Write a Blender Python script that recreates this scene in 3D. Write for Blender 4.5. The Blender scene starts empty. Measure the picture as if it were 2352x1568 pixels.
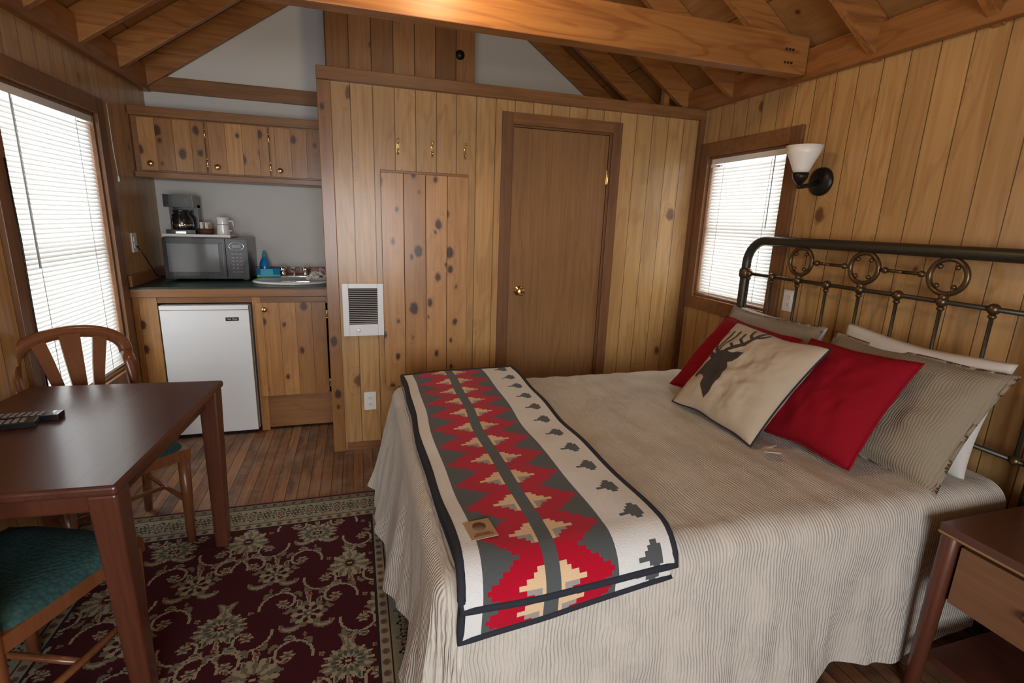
import bpy, math, random
import numpy as np
from mathutils import Vector, Matrix, noise
random.seed(4)
SC=bpy.context.scene
COL=bpy.context.collection
# ------------------------------------------------------------------ camera
yh=Vector((-362,289,-1160)).normalized()
xh=Vector((3774,139,-1160)).normalized()
xh=(xh-yh*xh.dot(yh)).normalized()
zh=xh.cross(yh)
H=1.45
cam=bpy.data.cameras.new("camera"); co=bpy.data.objects.new("camera",cam); COL.objects.link(co)
cam.sensor_width=36; cam.lens=36*1160/2352; cam.clip_start=0.02
M=Matrix((xh,yh,zh)).to_4x4(); M.translation=(0,0,H); co.matrix_world=M
SC.camera=co
SC.view_settings.view_transform='Standard'
SC.view_settings.look='None'
SC.view_settings.exposure=0.0

# ------------------------------------------------------------------ node helpers
class NT:
    def __init__(s,name):
        s.m=bpy.data.materials.new(name); s.m.use_nodes=True
        s.t=s.m.node_tree; s.b=s.t.nodes["Principled BSDF"]; s.out=s.t.nodes["Material Output"]
    def n(s,ty,**k):
        x=s.t.nodes.new(ty)
        for a,b in k.items(): setattr(x,a,b)
        return x
    def l(s,a,b): s.t.links.new(a,b)
    def inp(s,sock,v):
        if hasattr(v,'is_output'): s.l(v,sock)
        elif v is not None: sock.default_value=v
    def math(s,op,a,b=None,c=None,clamp=False):
        x=s.n("ShaderNodeMath",operation=op); x.use_clamp=clamp
        s.inp(x.inputs[0],a)
        if b is not None: s.inp(x.inputs[1],b)
        if c is not None: s.inp(x.inputs[2],c)
        return x.outputs[0]
    def mix(s,f,a,b,bt='MIX'):
        x=s.n("ShaderNodeMix",data_type='RGBA',blend_type=bt)
        s.inp(x.inputs[0],f)
        s.inp(x.inputs[6],a if hasattr(a,'is_output') else (a[0],a[1],a[2],1))
        s.inp(x.inputs[7],b if hasattr(b,'is_output') else (b[0],b[1],b[2],1))
        return x.outputs[2]
    def smooth(s,v,a,b,c=0.0,d=1.0):
        x=s.n("ShaderNodeMapRange",interpolation_type='SMOOTHSTEP')
        s.inp(x.inputs[0],v); x.inputs[1].default_value=a; x.inputs[2].default_value=b
        x.inputs[3].default_value=c; x.inputs[4].default_value=d
        return x.outputs[0]
    def obj(s): return s.n("ShaderNodeTexCoord").outputs["Object"]
    def scale(s,v,sc):
        x=s.n("ShaderNodeVectorMath",operation='MULTIPLY'); s.inp(x.inputs[0],v); x.inputs[1].default_value=sc
        return x.outputs[0]
    def noise(s,v,sc,detail=3,rough=.5,dist=0):
        x=s.n("ShaderNodeTexNoise"); s.inp(x.inputs["Vector"],v)
        x.inputs["Scale"].default_value=sc;x.inputs["Detail"].default_value=detail
        x.inputs["Roughness"].default_value=rough;x.inputs["Distortion"].default_value=dist
        return x.outputs["Fac"]
    def bump(s,h,st=.3,d=.01):
        x=s.n("ShaderNodeBump"); x.inputs["Strength"].default_value=st; x.inputs["Distance"].default_value=d
        s.inp(x.inputs["Height"],h); s.l(x.outputs[0],s.b.inputs["Normal"])
AX={'X':0,'Y':1,'Z':2}
def wood(name,base,dark,grain='Z',across='X',groove=None,boards=None,knots=0,rough=.42,ring=.5,coat=0.0,var=.35,kcol=(.07,.025,.01),kscale=1.0,spec=.4,gsc=1.0,worn=0,ringf=55,ksize=.12,off=0.0):
    T=NT(name); P=T.obj()
    sep=T.n("ShaderNodeSeparateXYZ"); T.l(P,sep.inputs[0])
    g,a=AX[grain],AX[across]; nrm=3-g-a
    cross=sep.outputs[a]; along=sep.outputs[g]; thick=sep.outputs[nrm]
    if off: cross=T.math('SUBTRACT',cross,off)
    bid=None
    if boards:
        idx=T.math('FLOOR',T.math('DIVIDE',cross,boards))
        wn=T.n("ShaderNodeTexWhiteNoise",noise_dimensions='1D'); T.l(idx,wn.inputs["W"]); bid=wn.outputs["Value"]
        along=T.math('ADD',along,T.math('MULTIPLY',bid,13.7))
    def vec(sa,sg,sn):
        c=T.n("ShaderNodeCombineXYZ")
        T.l(T.math('MULTIPLY',cross,sa),c.inputs[0]); T.l(T.math('MULTIPLY',along,sg),c.inputs[1]); T.l(T.math('MULTIPLY',thick,sn),c.inputs[2])
        return c.outputs[0]
    streak=T.noise(vec(60*gsc,1.6,60*gsc),1,4,.6)
    big=T.noise(vec(5*gsc,.8,5*gsc),1,3,.5,.4)
    f=T.math('MULTIPLY',T.smooth(streak,.3,.72),.55)
    kn=None
    if knots:
        vo=T.n("ShaderNodeTexVoronoi"); vo.voronoi_dimensions='2D'; T.l(vec(5.2*kscale,3.4*kscale,.02),vo.inputs["Vector"]); vo.inputs["Scale"].default_value=1; vo.inputs["Randomness"].default_value=1
        sc=T.n("ShaderNodeSeparateColor"); T.l(vo.outputs["Color"],sc.inputs[0])
        on=T.math('GREATER_THAN',sc.outputs[0],1-knots)
        wob=T.math('ADD',vo.outputs["Distance"],T.math('MULTIPLY',T.math('SUBTRACT',T.noise(vec(38,26,1),1,3),.5),.16))
        wob=T.math('ADD',wob,T.math('MULTIPLY',sc.outputs[1],ksize*.6))
        kn=T.math('MULTIPLY',T.smooth(wob,ksize*.55,ksize*1.05,1,0),on)
        halo=T.math('MULTIPLY',T.smooth(wob,.04,.46,1,0),on)
        big=T.math('ADD',big,T.math('MULTIPLY',halo,.34))
    rings=T.math('SINE',T.math('MULTIPLY',big,ringf))
    rings=T.smooth(rings,.2,1)
    f=T.math('ADD',f,T.math('MULTIPLY',rings,ring*.5),clamp=True)
    col=T.mix(f,base,dark)
    patch=T.smooth(T.noise(vec(1.8,.9,1.8),1,3,.6,.5),.32,.68)
    col=T.mix(T.math('MULTIPLY',patch,.38),col,[c*.62 for c in base])
    if bid is not None:
        v=T.math('ADD',1-var*.6,T.math('MULTIPLY',bid,var))
        cc=T.n("ShaderNodeCombineColor"); 
        T.l(v,cc.inputs[0]);T.l(T.math('POWER',v,1.25),cc.inputs[1]);T.l(T.math('POWER',v,1.5),cc.inputs[2])
        col=T.mix(1.0,col,cc.outputs[0],'MULTIPLY')
    if worn:
        w1=T.smooth(T.noise(vec(9,1.6,1),1,5,.65,.3),.45,.64); w2=T.smooth(T.noise(P,5,6,.72),.44,.62)
        col=T.mix(T.math('MULTIPLY',w1,worn),col,(.065,.04,.028)); col=T.mix(T.math('MULTIPLY',w2,worn*.6),col,(.23,.155,.10))
    if kn is not None:
        col=T.mix(T.math('MULTIPLY',halo,.45),col,dark)
        col=T.mix(T.math('MULTIPLY',kn,.92),col,kcol)
    h=T.math('MULTIPLY',streak,.12)
    if groove:
        sp,w=groove
        fr=T.math('FRACT',T.math('DIVIDE',cross,sp))
        d=T.math('MULTIPLY',T.math('ABSOLUTE',T.math('SUBTRACT',fr,.5)),sp)
        gm=T.smooth(d,sp/2-w,sp/2-w*.4)
        col=T.mix(T.math('MULTIPLY',gm,.8),col,[c*.18 for c in dark])
        h=T.math('SUBTRACT',h,gm)
    T.l(col,T.b.inputs["Base Color"]); T.b.inputs["Roughness"].default_value=rough
    if worn: T.l(T.smooth(streak,.2,.8,rough,rough+.3),T.b.inputs["Roughness"])
    T.b.inputs["Specular IOR Level"].default_value=spec
    T.b.inputs["Coat Weight"].default_value=coat; T.b.inputs["Coat Roughness"].default_value=.18
    T.bump(h,.5,.004)
    return T.m
def plain(name,c,rough=.5,metal=0,nscale=0,namt=.15,bump=0,coat=0,trans=0,emit=None,spec=.5):
    T=NT(name); P=T.obj()
    nz=T.noise(P,nscale or 30,3)
    col=T.mix(T.math('MULTIPLY',nz,namt*2 if nscale else .06),c,[x*.6 for x in c])
    T.l(col,T.b.inputs["Base Color"])
    T.b.inputs["Roughness"].default_value=rough;T.b.inputs["Metallic"].default_value=metal
    T.b.inputs["Coat Weight"].default_value=coat;T.b.inputs["Transmission Weight"].default_value=trans
    T.b.inputs["Specular IOR Level"].default_value=spec
    if bump: T.bump(nz,bump,.003)
    if emit: 
        T.b.inputs["Emission Color"].default_value=(*emit[:3],1);T.b.inputs["Emission Strength"].default_value=emit[3]
    return T.m
def vcol(name,rough=.9,fuzz=0,bscale=300,bst=.3):
    T=NT(name); a=T.n("ShaderNodeAttribute"); a.attribute_name="Col"
    nz=T.noise(T.obj(),bscale,3); nz2=T.noise(T.obj(),14,3)
    c=T.mix(T.math('MULTIPLY',nz,.35),a.outputs["Color"],T.mix(1,a.outputs["Color"],(.55,.55,.55),'MULTIPLY'))
    c=T.mix(T.math('MULTIPLY',nz2,.25),c,T.mix(1,a.outputs["Color"],(.6,.6,.6),'MULTIPLY'))
    T.l(c,T.b.inputs["Base Color"])
    T.b.inputs["Roughness"].default_value=rough; T.b.inputs["Sheen Weight"].default_value=fuzz; T.b.inputs["Specular IOR Level"].default_value=.08
    T.bump(nz,bst,.003); return T.m
def ribbed(name,c,sp=.012,st=.5,foot=False,ax='X',con=.16,wob=14,wr=1.1):
    T=NT(name); P=T.obj(); sep=T.n("ShaderNodeSeparateXYZ"); T.l(P,sep.inputs[0])
    dn=T.noise(P,9,2); dn2=T.noise(T.scale(P,(90,25,25)),1,3)
    def wv(s_):
        x=T.math('ADD',T.math('MULTIPLY',s_,2*math.pi/sp),T.math('MULTIPLY',dn,wob))
        return T.math('ADD',T.math('MULTIPLY',T.math('SINE',x),.5),.5)
    A=wv(sep.outputs[AX[ax]])
    if foot:
        ge=T.n("ShaderNodeNewGeometry"); s2=T.n("ShaderNodeSeparateXYZ"); T.l(ge.outputs["Normal"],s2.inputs[0])
        k=T.smooth(T.math('ABSOLUTE',s2.outputs[0]),.5,.75)
        B=wv(sep.outputs[1])
        A=T.math('ADD',T.math('MULTIPLY',A,T.math('SUBTRACT',1,k)),T.math('MULTIPLY',B,k))
    amp=T.smooth(T.noise(P,7,3),.3,.65,.3,1)
    A=T.math('MULTIPLY',A,amp)
    h=T.math('ADD',A,T.math('MULTIPLY',dn2,wr))
    T.l(T.mix(T.math('ADD',T.math('MULTIPLY',T.math('SUBTRACT',1,A),con),T.math('MULTIPLY',dn2,.15)),c,[x*.62 for x in c]),T.b.inputs["Base Color"])
    T.b.inputs["Roughness"].default_value=.85;T.b.inputs["Sheen Weight"].default_value=.1;T.b.inputs["Specular IOR Level"].default_value=.2
    T.bump(h,st,.005); return T.m

# ------------------------------------------------------------------ mesh builder
class MB:
    def __init__(s): s.v=[];s.f=[];s.fm=[];s.sm=[];s.mats=[]
    def add(s,vs,fs,mat,M=None,smooth=False):
        if mat not in s.mats: s.mats.append(mat)
        k=s.mats.index(mat); o=len(s.v)
        for p in vs:
            p=Vector(p); 
            if M is not None: p=M@p
            s.v.append(p[:])
        for f in fs: s.f.append([i+o for i in f]); s.fm.append(k); s.sm.append(smooth)
        return s
    def box(s,x0,x1,y0,y1,z0,z1,mat,M=None):
        vs=[(x,y,z) for z in (z0,z1) for y in (y0,y1) for x in (x0,x1)]
        return s.add(vs,[(0,2,3,1),(4,5,7,6),(0,1,5,4),(2,6,7,3),(0,4,6,2),(1,3,7,5)],mat,M)
    def ext(s,poly,vec,mat,M=None,smooth=False):
        n=len(poly); vec=Vector(vec); vs=[Vector(p) for p in poly]+[Vector(p)+vec for p in poly]
        fs=[list(range(n))[::-1],list(range(n,2*n))]+[(i,(i+1)%n,(i+1)%n+n,i+n) for i in range(n)]
        return s.add(vs,fs,mat,M,smooth)
    def tube(s,pts,r,mat,n=10,closed=False,M=None,ry=None,up=(0,0,1)):
        pts=[Vector(p) for p in pts]; m=len(pts); vs=[];fs=[]
        for i,p in enumerate(pts):
            if closed: t=pts[(i+1)%m]-pts[i-1]
            else: t=pts[min(i+1,m-1)]-pts[max(i-1,0)]
            t.normalize(); u=Vector(up)
            if abs(t.dot(u))>.97: u=Vector((1,0,0)) if abs(t.x)<.9 else Vector((0,1,0))
            a=t.cross(u).normalized(); b=a.cross(t).normalized()
            rr=r[i] if isinstance(r,(list,tuple)) else r; r2=ry if ry else rr
            for k in range(n):
                an=2*math.pi*k/n; vs.append(p+a*math.cos(an)*rr+b*math.sin(an)*r2)
        for i in range(m if closed else m-1):
            for k in range(n):
                j=(i+1)%m; fs.append((i*n+k,i*n+(k+1)%n,j*n+(k+1)%n,j*n+k))
        if not closed: fs+= [list(range(n))[::-1],list(range((m-1)*n,m*n))]
        return s.add(vs,fs,mat,M,True)
    def lathe(s,prof,mat,M=None,n=28,smooth=True):
        vs=[];fs=[];m=len(prof)
        for r,z in prof:
            for k in range(n):
                a=2*math.pi*k/n; vs.append((r*math.cos(a),r*math.sin(a),z))
        for i in range(m-1):
            for k in range(n): fs.append((i*n+k,i*n+(k+1)%n,(i+1)*n+(k+1)%n,(i+1)*n+k))
        fs+=[list(range(n))[::-1],list(range((m-1)*n,m*n))]
        return s.add(vs,fs,mat,M,smooth)
    def ball(s,c,r,mat,sc=(1,1,1),M=None):
        prof=[(max(1e-4,r*math.sin(math.pi*i/10)),-r*math.cos(math.pi*i/10)) for i in range(11)]
        X=Matrix.Translation(c)@Matrix.Diagonal((*sc,1))
        return s.lathe(prof,mat,(M@X if M is not None else X),16)
    def obj(s,name,bevel=0,parent=None,seg=2,loc=None,rotz=0,subs=0):
        me=bpy.data.meshes.new(name); me.from_pydata(s.v,[],s.f); me.update()
        for m in s.mats: me.materials.append(m)
        me.polygons.foreach_set("material_index",s.fm); me.polygons.foreach_set("use_smooth",s.sm)
        o=bpy.data.objects.new(name,me); COL.objects.link(o)
        if bevel:
            b=o.modifiers.new("bevel",'BEVEL'); b.width=bevel;b.segments=seg;b.limit_method='ANGLE';b.angle_limit=math.radians(50)
        if subs:
            q=o.modifiers.new("s",'SUBSURF'); q.levels=subs;q.render_levels=subs
        if parent: o.parent=parent
        if loc: o.location=loc
        if rotz: o.rotation_euler=(0,0,rotz)
        return o
def empty(name,loc=(0,0,0),rotz=0):
    e=bpy.data.objects.new(name,None); COL.objects.link(e); e.location=loc; e.rotation_euler=(0,0,rotz); e.empty_display_size=.1; return e
def T3(x,y,z): return Matrix.Translation((x,y,z))
def R(a,ax): return Matrix.Rotation(math.radians(a),4,ax)

# ------------------------------------------------------------------ materials
PB=(.56,.33,.13); PD=(.38,.195,.066)
pkw=dict(groove=(.118,.003),boards=.118,knots=.12,var=.10,rough=.34,coat=.25,kscale=1.1,kcol=(.13,.055,.02),ksize=.20,ring=.8)
pineX=wood("pine_panel_x",PB,PD,'Z','X',**pkw)
pineY=wood("pine_panel_y",PB,PD,'Z','Y',**pkw)
deck=wood("ceiling_plywood",(.36,.18,.06),(.24,.10,.028),'Y','X',groove=(.40,.004),knots=.12,rough=.5)
fir=wood("fir_beam",(.39,.168,.046),(.22,.075,.021),'X','Z',ring=.9,knots=.08,rough=.4)
firY=wood("fir_plate",(.35,.145,.042),(.20,.07,.02),'Y','Z',ring=.9,rough=.4)
trimZ=wood("trim_wood_vertical",(.22,.10,.04),(.12,.05,.019),'Z','X',rough=.4)
trimX=wood("trim_wood_horizontal",(.28,.128,.045),(.15,.06,.02),'X','Z',rough=.4)
knot=wood("knotty_cedar",(.55,.295,.11),(.35,.155,.05),'Z','X',groove=(.128,.0022),boards=.128,knots=.66,var=.3,kscale=1.7,rough=.33,coat=.25,kcol=(.035,.013,.007),ksize=.27,off=.15)
cab=wood("cabinet_cedar",(.49,.245,.085),(.30,.13,.04),'Z','X',groove=(.098,.0015),boards=.098,knots=.38,var=.6,kscale=1.7,rough=.33,coat=.25,kcol=(.045,.016,.008),ksize=.25)
cabH=wood("cabinet_rail",(.31,.14,.048),(.18,.075,.025),'X','Z',rough=.35,coat=.2)
boxw=wood("loft_boards",(.29,.14,.05),(.155,.065,.021),'Z','X',groove=(.135,.004),boards=.135,knots=.3,var=.55,kscale=1.3)
oak=wood("door_oak",(.33,.172,.068),(.20,.094,.034),'Z','X',ring=.6,rough=.36,coat=.2,var=.1,gsc=2.2,ringf=36)
drawer=wood("drawer_front",(.22,.10,.045),(.14,.06,.025),'Y','Z',rough=.4,coat=.2,ring=.4)
floorw=wood("floor_planks",(.27,.115,.043),(.14,.054,.021),'Y','X',groove=(.057,.0026),boards=.057,var=.6,rough=.42,coat=.0,worn=.85)
mahog=wood("mahogany",(.105,.034,.02),(.05,.016,.011),'Y','X',rough=.33,coat=.3,ring=.2)
mahogZ=wood("mahogany_leg",(.12,.036,.018),(.065,.018,.01),'Z','X',rough=.3,coat=.35,ring=.2)
chairw=wood("chair_wood",(.24,.082,.03),(.15,.048,.018),'Z','X',rough=.3,coat=.4,ring=.2)
white=plain("white_paint",(.62,.60,.56),.7,nscale=8,namt=.05)
enamel=plain("white_enamel",(.80,.82,.84),.3,coat=.3)
plast=plain("white_plastic",(.80,.79,.76),.4)
black=plain("black_plastic",(.012,.012,.013),.25,coat=.4)
dark=plain("dark_void",(.01,.009,.008),.8)
greyp=plain("grey_glass",(.10,.10,.10),.15,coat=.6)
green=plain("green_laminate",(.012,.04,.032),.3,nscale=80,namt=.2)
brass=plain("brass",(.75,.55,.25),.22,1)
chrome=plain("chrome",(.8,.8,.82),.12,1)
iron=plain("antique_iron",(.085,.078,.058),.42,.7,nscale=40,namt=.4)
bronze=plain("antique_bronze",(.16,.105,.055),.35,.8,nscale=40,namt=.4)
blackm=plain("black_metal",(.02,.018,.016),.4,.5)
frost=plain("frosted_glass",(.85,.82,.76),.4)
porc=plain("porcelain",(.82,.81,.78),.15,coat=.5)
grille=plain("grille_metal",(.50,.49,.46),.4,.3)
btn=plain("button_grey",(.35,.35,.36),.5)
T=NT("green_fabric"); vo=T.n("ShaderNodeTexVoronoi"); vo.inputs["Scale"].default_value=90; T.l(T.obj(),vo.inputs["Vector"])
T.l(T.mix(vo.outputs["Distance"],(.028,.095,.085),(.012,.045,.045)),T.b.inputs["Base Color"]); T.b.inputs["Roughness"].default_value=.85; T.bump(vo.outputs["Distance"],.5,.003); gfab=T.m
quilt=ribbed("quilt_cream",(.62,.565,.49),.0105,.75,True,con=.12,wob=18)
shamm=ribbed("sham_taupe",(.30,.25,.18),.009,.35,ax='Y',con=.0,wob=30,wr=1.6)
redf=plain("red_fabric",(.30,.006,.016),.9,nscale=350,namt=.3,bump=.3,spec=.15)
whitef=plain("white_cotton",(.66,.62,.57),.9,nscale=10,namt=.1,spec=.2)
navy=plain("navy_binding",(.018,.022,.032),.85,nscale=300,namt=.3,bump=.3)
leather=plain("leather_patch",(.42,.26,.15),.6,nscale=60)
T=NT("blind_slat"); tr=T.n("ShaderNodeBsdfTranslucent"); tr.inputs[0].default_value=(.85,.85,.82,1); ms=T.n("ShaderNodeMixShader"); ms.inputs[0].default_value=.11
T.b.inputs["Base Color"].default_value=(.80,.80,.77,1);T.b.inputs["Roughness"].default_value=.5
T.l(T.b.outputs[0],ms.inputs[1]);T.l(tr.outputs[0],ms.inputs[2]);T.l(ms.outputs[0],T.out.inputs[0]); slat=T.m
T=NT("window_glass"); tp=T.n("ShaderNodeBsdfTransparent"); gl=T.n("ShaderNodeBsdfGlossy"); gl.inputs["Roughness"].default_value=.02
ms=T.n("ShaderNodeMixShader"); ms.inputs[0].default_value=.06; T.l(tp.outputs[0],ms.inputs[1]);T.l(gl.outputs[0],ms.inputs[2]);T.l(ms.outputs[0],T.out.inputs[0]); glass=T.m
lampm=plain("lamp_globe",(.9,.8,.6),.4,emit=(1,.72,.4,3))

# ------------------------------------------------------------------ room shell
XL,XR,YB,YF,YP=-1.31,2.27,4.2,-1.5,3.13
ZW=2.2; RID=(XL+XR)/2; SL=.68; HW=(XR-XL)/2; ZR=ZW+SL*HW
TW=.12
MB().box(XL-TW,XR+TW,YF-TW,YB+TW,-.1,0,floorw).obj("floor")
def holewall(name,mat,x0,x1,h):
    m=MB(); y0,y1,z0,z1=h
    m.box(x0,x1,YF,y0,0,2.37,mat); m.box(x0,x1,y1,YB,0,2.37,mat); m.box(x0,x1,y0,y1,0,z0,mat); m.box(x0,x1,y0,y1,z1,2.37,mat)
    return m.obj(name)
WL=(2.565,3.42,.53,1.93); WR=(2.345,3.01,.99,1.91)
holewall("wall_left",pineY,XL-TW,XL,WL)
holewall("wall_right",pineY,XR,XR+TW,WR)
def gable(name,mat,y0,y1,hole=None):
    m=MB()
    if hole:
        a,b,c,d=hole; m.box(XL,a,y0,y1,0,ZW,mat);m.box(b,XR,y0,y1,0,ZW,mat);m.box(a,b,y0,y1,0,c,mat);m.box(a,b,y0,y1,d,ZW,mat)
    else: m.box(XL,XR,y0,y1,0,ZW,mat)
    m.ext([(XL,y0,ZW),(XR,y0,ZW),(XR,y0,ZW+.17),(RID,y0,ZR+.17),(XL,y0,ZW+.17)],(0,y1-y0,0),mat)
    return m.obj(name)
gable("wall_back",white,YB,YB+TW)
FW=(-.9,1.1,.6,1.95)  # added opening behind the camera, lets the fill light in
gable("wall_front",pineX,YF-TW,YF,FW)
m=MB()
for sgn,xw in ((1,XL-TW),(-1,XR+TW)):
    zw=ZW+.17-SL*TW
    m.ext([(xw,YF-TW,zw),(RID,YF-TW,ZR+.17),(RID,YF-TW,ZR+.23),(xw,YF-TW,zw+.06)],(0,YB-YF+2*TW,0),deck)
m.obj("ceiling")
m=MB()
for y in (-1.25,-.8,-.33,.12,.55,1.0,1.46,1.92,2.37,2.83,3.28,3.74,4.165):
    for sgn,xw in ((1,XL),(-1,XR)):
        m.ext([(xw,y-.02,ZW),(RID,y-.02,ZR),(RID,y-.02,ZR+.165),(xw,y-.02,ZW+.165)],(0,.04,0),fir)
m.obj("ceiling_rafters",.002)
MB().box(RID-.02,RID+.02,YF,YB,ZR-.02,ZR+.16,firY).obj("ridge_beam")
MB().box(XL,XL+.045,YF,YB,ZW,ZW+.15,firY).obj("trim_1",.003)
MB().box(XR-.045,XR,YF,YB,ZW+.01,ZW+.15,firY).obj("trim_2",.003)
MB().box(XL+.045,-.16,YB-.03,YB,ZW+.005,ZW+.10,trimX).obj("trim_3",.003)
m=MB().box(XL+.045,XR-.05,2.27,2.35,2.225,2.40,fir)
for x in (2.08,2.12,2.1): 
    for z in (2.27,2.33): m.tube([(x,2.272,z),(x,2.262,z)],.006,blackm,8)
m.obj("tie_beam",.004)
DX0,DX1,DZ=.93,1.60,2.02
m=MB(); m.box(-.14,DX0,YP,YP+.09,0,2.15,pineX); m.box(DX1,XR,YP,YP+.09,0,2.15,pineX); m.box(DX0,DX1,YP,YP+.09,DZ,2.15,pineX)
m.obj("wall_partition")
MB().box(-.14,-.06,YP+.09,YB,0,2.15,pineY).obj("wall_partition_side")
MB().box(-.06,XR,YP+.09,YB,2.10,2.15,deck).obj("ceiling_bathroom")
MB().box(-.17,XR,YP-.035,YP+.1,2.15,2.215,trimX).obj("trim_4",.004)
MB().box(-.17,-.10,YP-.02,YP+.02,0,2.15,cab).box(-.17,-.14,YP+.02,YP+.1,0,2.15,cab).obj("trim_5",.003)
MB().box(-.09,DX0-.07,YP-.012,YP,0,.05,trimX).obj("baseboard_partition")
MB().box(2.235,2.27,YP-.03,YP,0,2.15,trimZ).obj("trim_6")
MB().box(2.06,2.10,3.30,3.34,2.15,2.49,fir).obj("loft_post")
zf=lambda x: ZW+SL*(x-XL if x<RID else XR-x)-.006
MB().ext([(-.14,3.62,2.152),(.80,3.62,2.152),(.80,3.62,zf(.80)),(RID,3.62,zf(RID)-.03),(-.14,3.62,zf(-.14))],(0,YB-3.622,0),boxw).obj("wall_loft")
MB().lathe([(.001,0),(.028,0),(.03,.008),(.001,.012)],blackm,T3(.70,3.62,2.50)@R(90,'X')).obj("vent_cover")
MB().box(XR-.012,XR,YF,YP-.03,0,.06,trimX).obj("baseboard_right")
MB().box(XL,XL+.012,YF,3.5,0,.06,trimX).obj("baseboard_left")

# door
m=MB(); c=.065
m.box(DX0-c,DX0,YP-.018,YP,0,DZ+c,trimZ); m.box(DX1,DX1+c,YP-.018,YP,0,DZ+c,trimZ); m.box(DX0,DX1,YP-.018,YP,DZ,DZ+c,trimX)
m.box(DX0+.001,DX0+.012,YP,YP+.09,0.001,DZ-.001,trimZ);m.box(DX1-.012,DX1-.001,YP,YP+.09,0.001,DZ-.001,trimZ);m.box(DX0+.012,DX1-.012,YP,YP+.09,DZ-.012,DZ-.001,trimZ)
m.box(DX0+.014,DX1-.014,YP+.01,YP+.045,.01,DZ-.014,oak)
kx=1.01; m.lathe([(.001,0),(.03,0),(.032,.004),(.014,.012),(.011,.03),(.024,.042),(.028,.055),(.022,.066),(.001,.069)],brass,T3(kx,YP+.01,1.01)@R(90,'X'))
m.box(kx-.004,kx+.004,YP-.062,YP-.0585,1.003,1.017,blackm)
for z in (.3,1.75): m.tube([(DX1-.008,YP+.002,z-.045),(DX1-.008,YP+.002,z+.045)],.006,brass,10); m.box(DX1-.018,DX1-.008,YP+.006,YP+.0105,z-.045,z+.045,brass)
m.obj("door_1",.002)

# windows
def window(name,side,xw,h,slatang):
    y0,y1,z0,z1=h; s=1 if side=='L' else -1
    p=empty(name)
    m=MB(); c=.085; d=.02
    a,b=sorted((xw,xw+s*d))
    m.box(a,b,y0-c,y0,z0-c,z1+c,trimZ);m.box(a,b,y1,y1+c,z0-c,z1+c,trimZ);m.box(a,b,y0,y1,z1,z1+c,trimX);m.box(a,b,y0,y1,z0-c,z0,trimX)
    a,b=sorted((xw,xw-s*TW))
    for q in ((y0,y0+.015,z0,z1),(y1-.015,y1,z0,z1),(y0,y1,z0,z0+.015),(y0,y1,z1-.015,z1)): m.box(a,b,*q,trimZ)
    m.obj("casing",.003,p)
    m=MB(); a,b=sorted((xw-s*.07,xw-s*.10)); zm=(z0+z1)/2
    for q in ((y0+.015,y0+.05,z0+.015,z1-.015),(y1-.05,y1-.015,z0+.015,z1-.015),(y0+.05,y1-.05,z0+.015,z0+.05),(y0+.05,y1-.05,z1-.05,z1-.015),(y0+.05,y1-.05,zm-.02,zm+.02)): m.box(a,b,*q,plast)
    a,b=sorted((xw-s*.083,xw-s*.087)); m.box(a,b,y0+.05,y1-.05,z0+.05,z1-.05,glass)
    m.obj("sash",0,p)
    m=MB(); xs=xw-s*.025
    a,b=sorted((xs-s*.02,xs+s*.02)); m.box(a,b,y0+.018,y1-.018,z1-.05,z1-.017,plast)
    m.box(a+.008,b-.008,y0+.02,y1-.02,z0+.022,z0+.036,plast)
    n=int((z1-z0-.09)/.021)
    for i in range(n):
        z=z0+.045+i*.021; an=math.radians(slatang+2.0*math.sin(i*1.7)); dx=.0125*math.cos(an); dz=.0125*math.sin(an)
        m.add([(xs-s*dx,y0+.02,z+dz),(xs-s*dx,y1-.02,z+dz),(xs+s*.0015,y1-.02,z+.0012),(xs+s*.0015,y0+.02,z+.0012),(xs+s*dx,y1-.02,z-dz),(xs+s*dx,y0+.02,z-dz)],[(0,1,2,3),(3,2,4,5)],slat,None,True)
    for t in (.2,.8):
        yy=y0+(y1-y0)*t; m.tube([(xs+s*.012,yy,z0+.03),(xs+s*.012,yy,z1-.04)],.0014,btn,5)
    yy=y0+.14 if side=='L' else y0+.10
    m.tube([(xs+s*.022,yy,z1-.05),(xs+s*.022,yy,z1-(.75 if side=='L' else .45))],.003,btn,6)
    m.obj("venetian_blind",0,p)
    return p
window("window_1",'L',XL,WL,71)
window("window_2",'R',XR,WR,66)
m=MB(); a,b,c,d=FW
for q in ((a-.08,a,c-.08,d+.08),(b,b+.08,c-.08,d+.08),(a,b,d,d+.08),(a,b,c-.08,c),((a+b)/2-.02,(a+b)/2+.02,c,d)): m.box(q[0],q[1],YF-.02,YF+.02,q[2],q[3],trimZ)
m.obj("fill_opening_frame")  # frame around the added fill-light opening, out of view
MB().tube([(XL+.03,3.52,2.0),(XL+.032,3.52,1.75),(XL+.035,3.53,1.62)],.002,plast,5).lathe([(.001,0),(.006,.002),(.004,.03),(.001,.032)],plast,T3(XL+.035,3.53,1.59)).obj("blind_cord")
MB().tube([(XL+.024,2.545,1.62),(XL+.026,2.55,1.3),(XL+.024,2.545,.95),(XL+.026,2.55,.6)],.003,blackm,6).obj("wall_cable")

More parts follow.
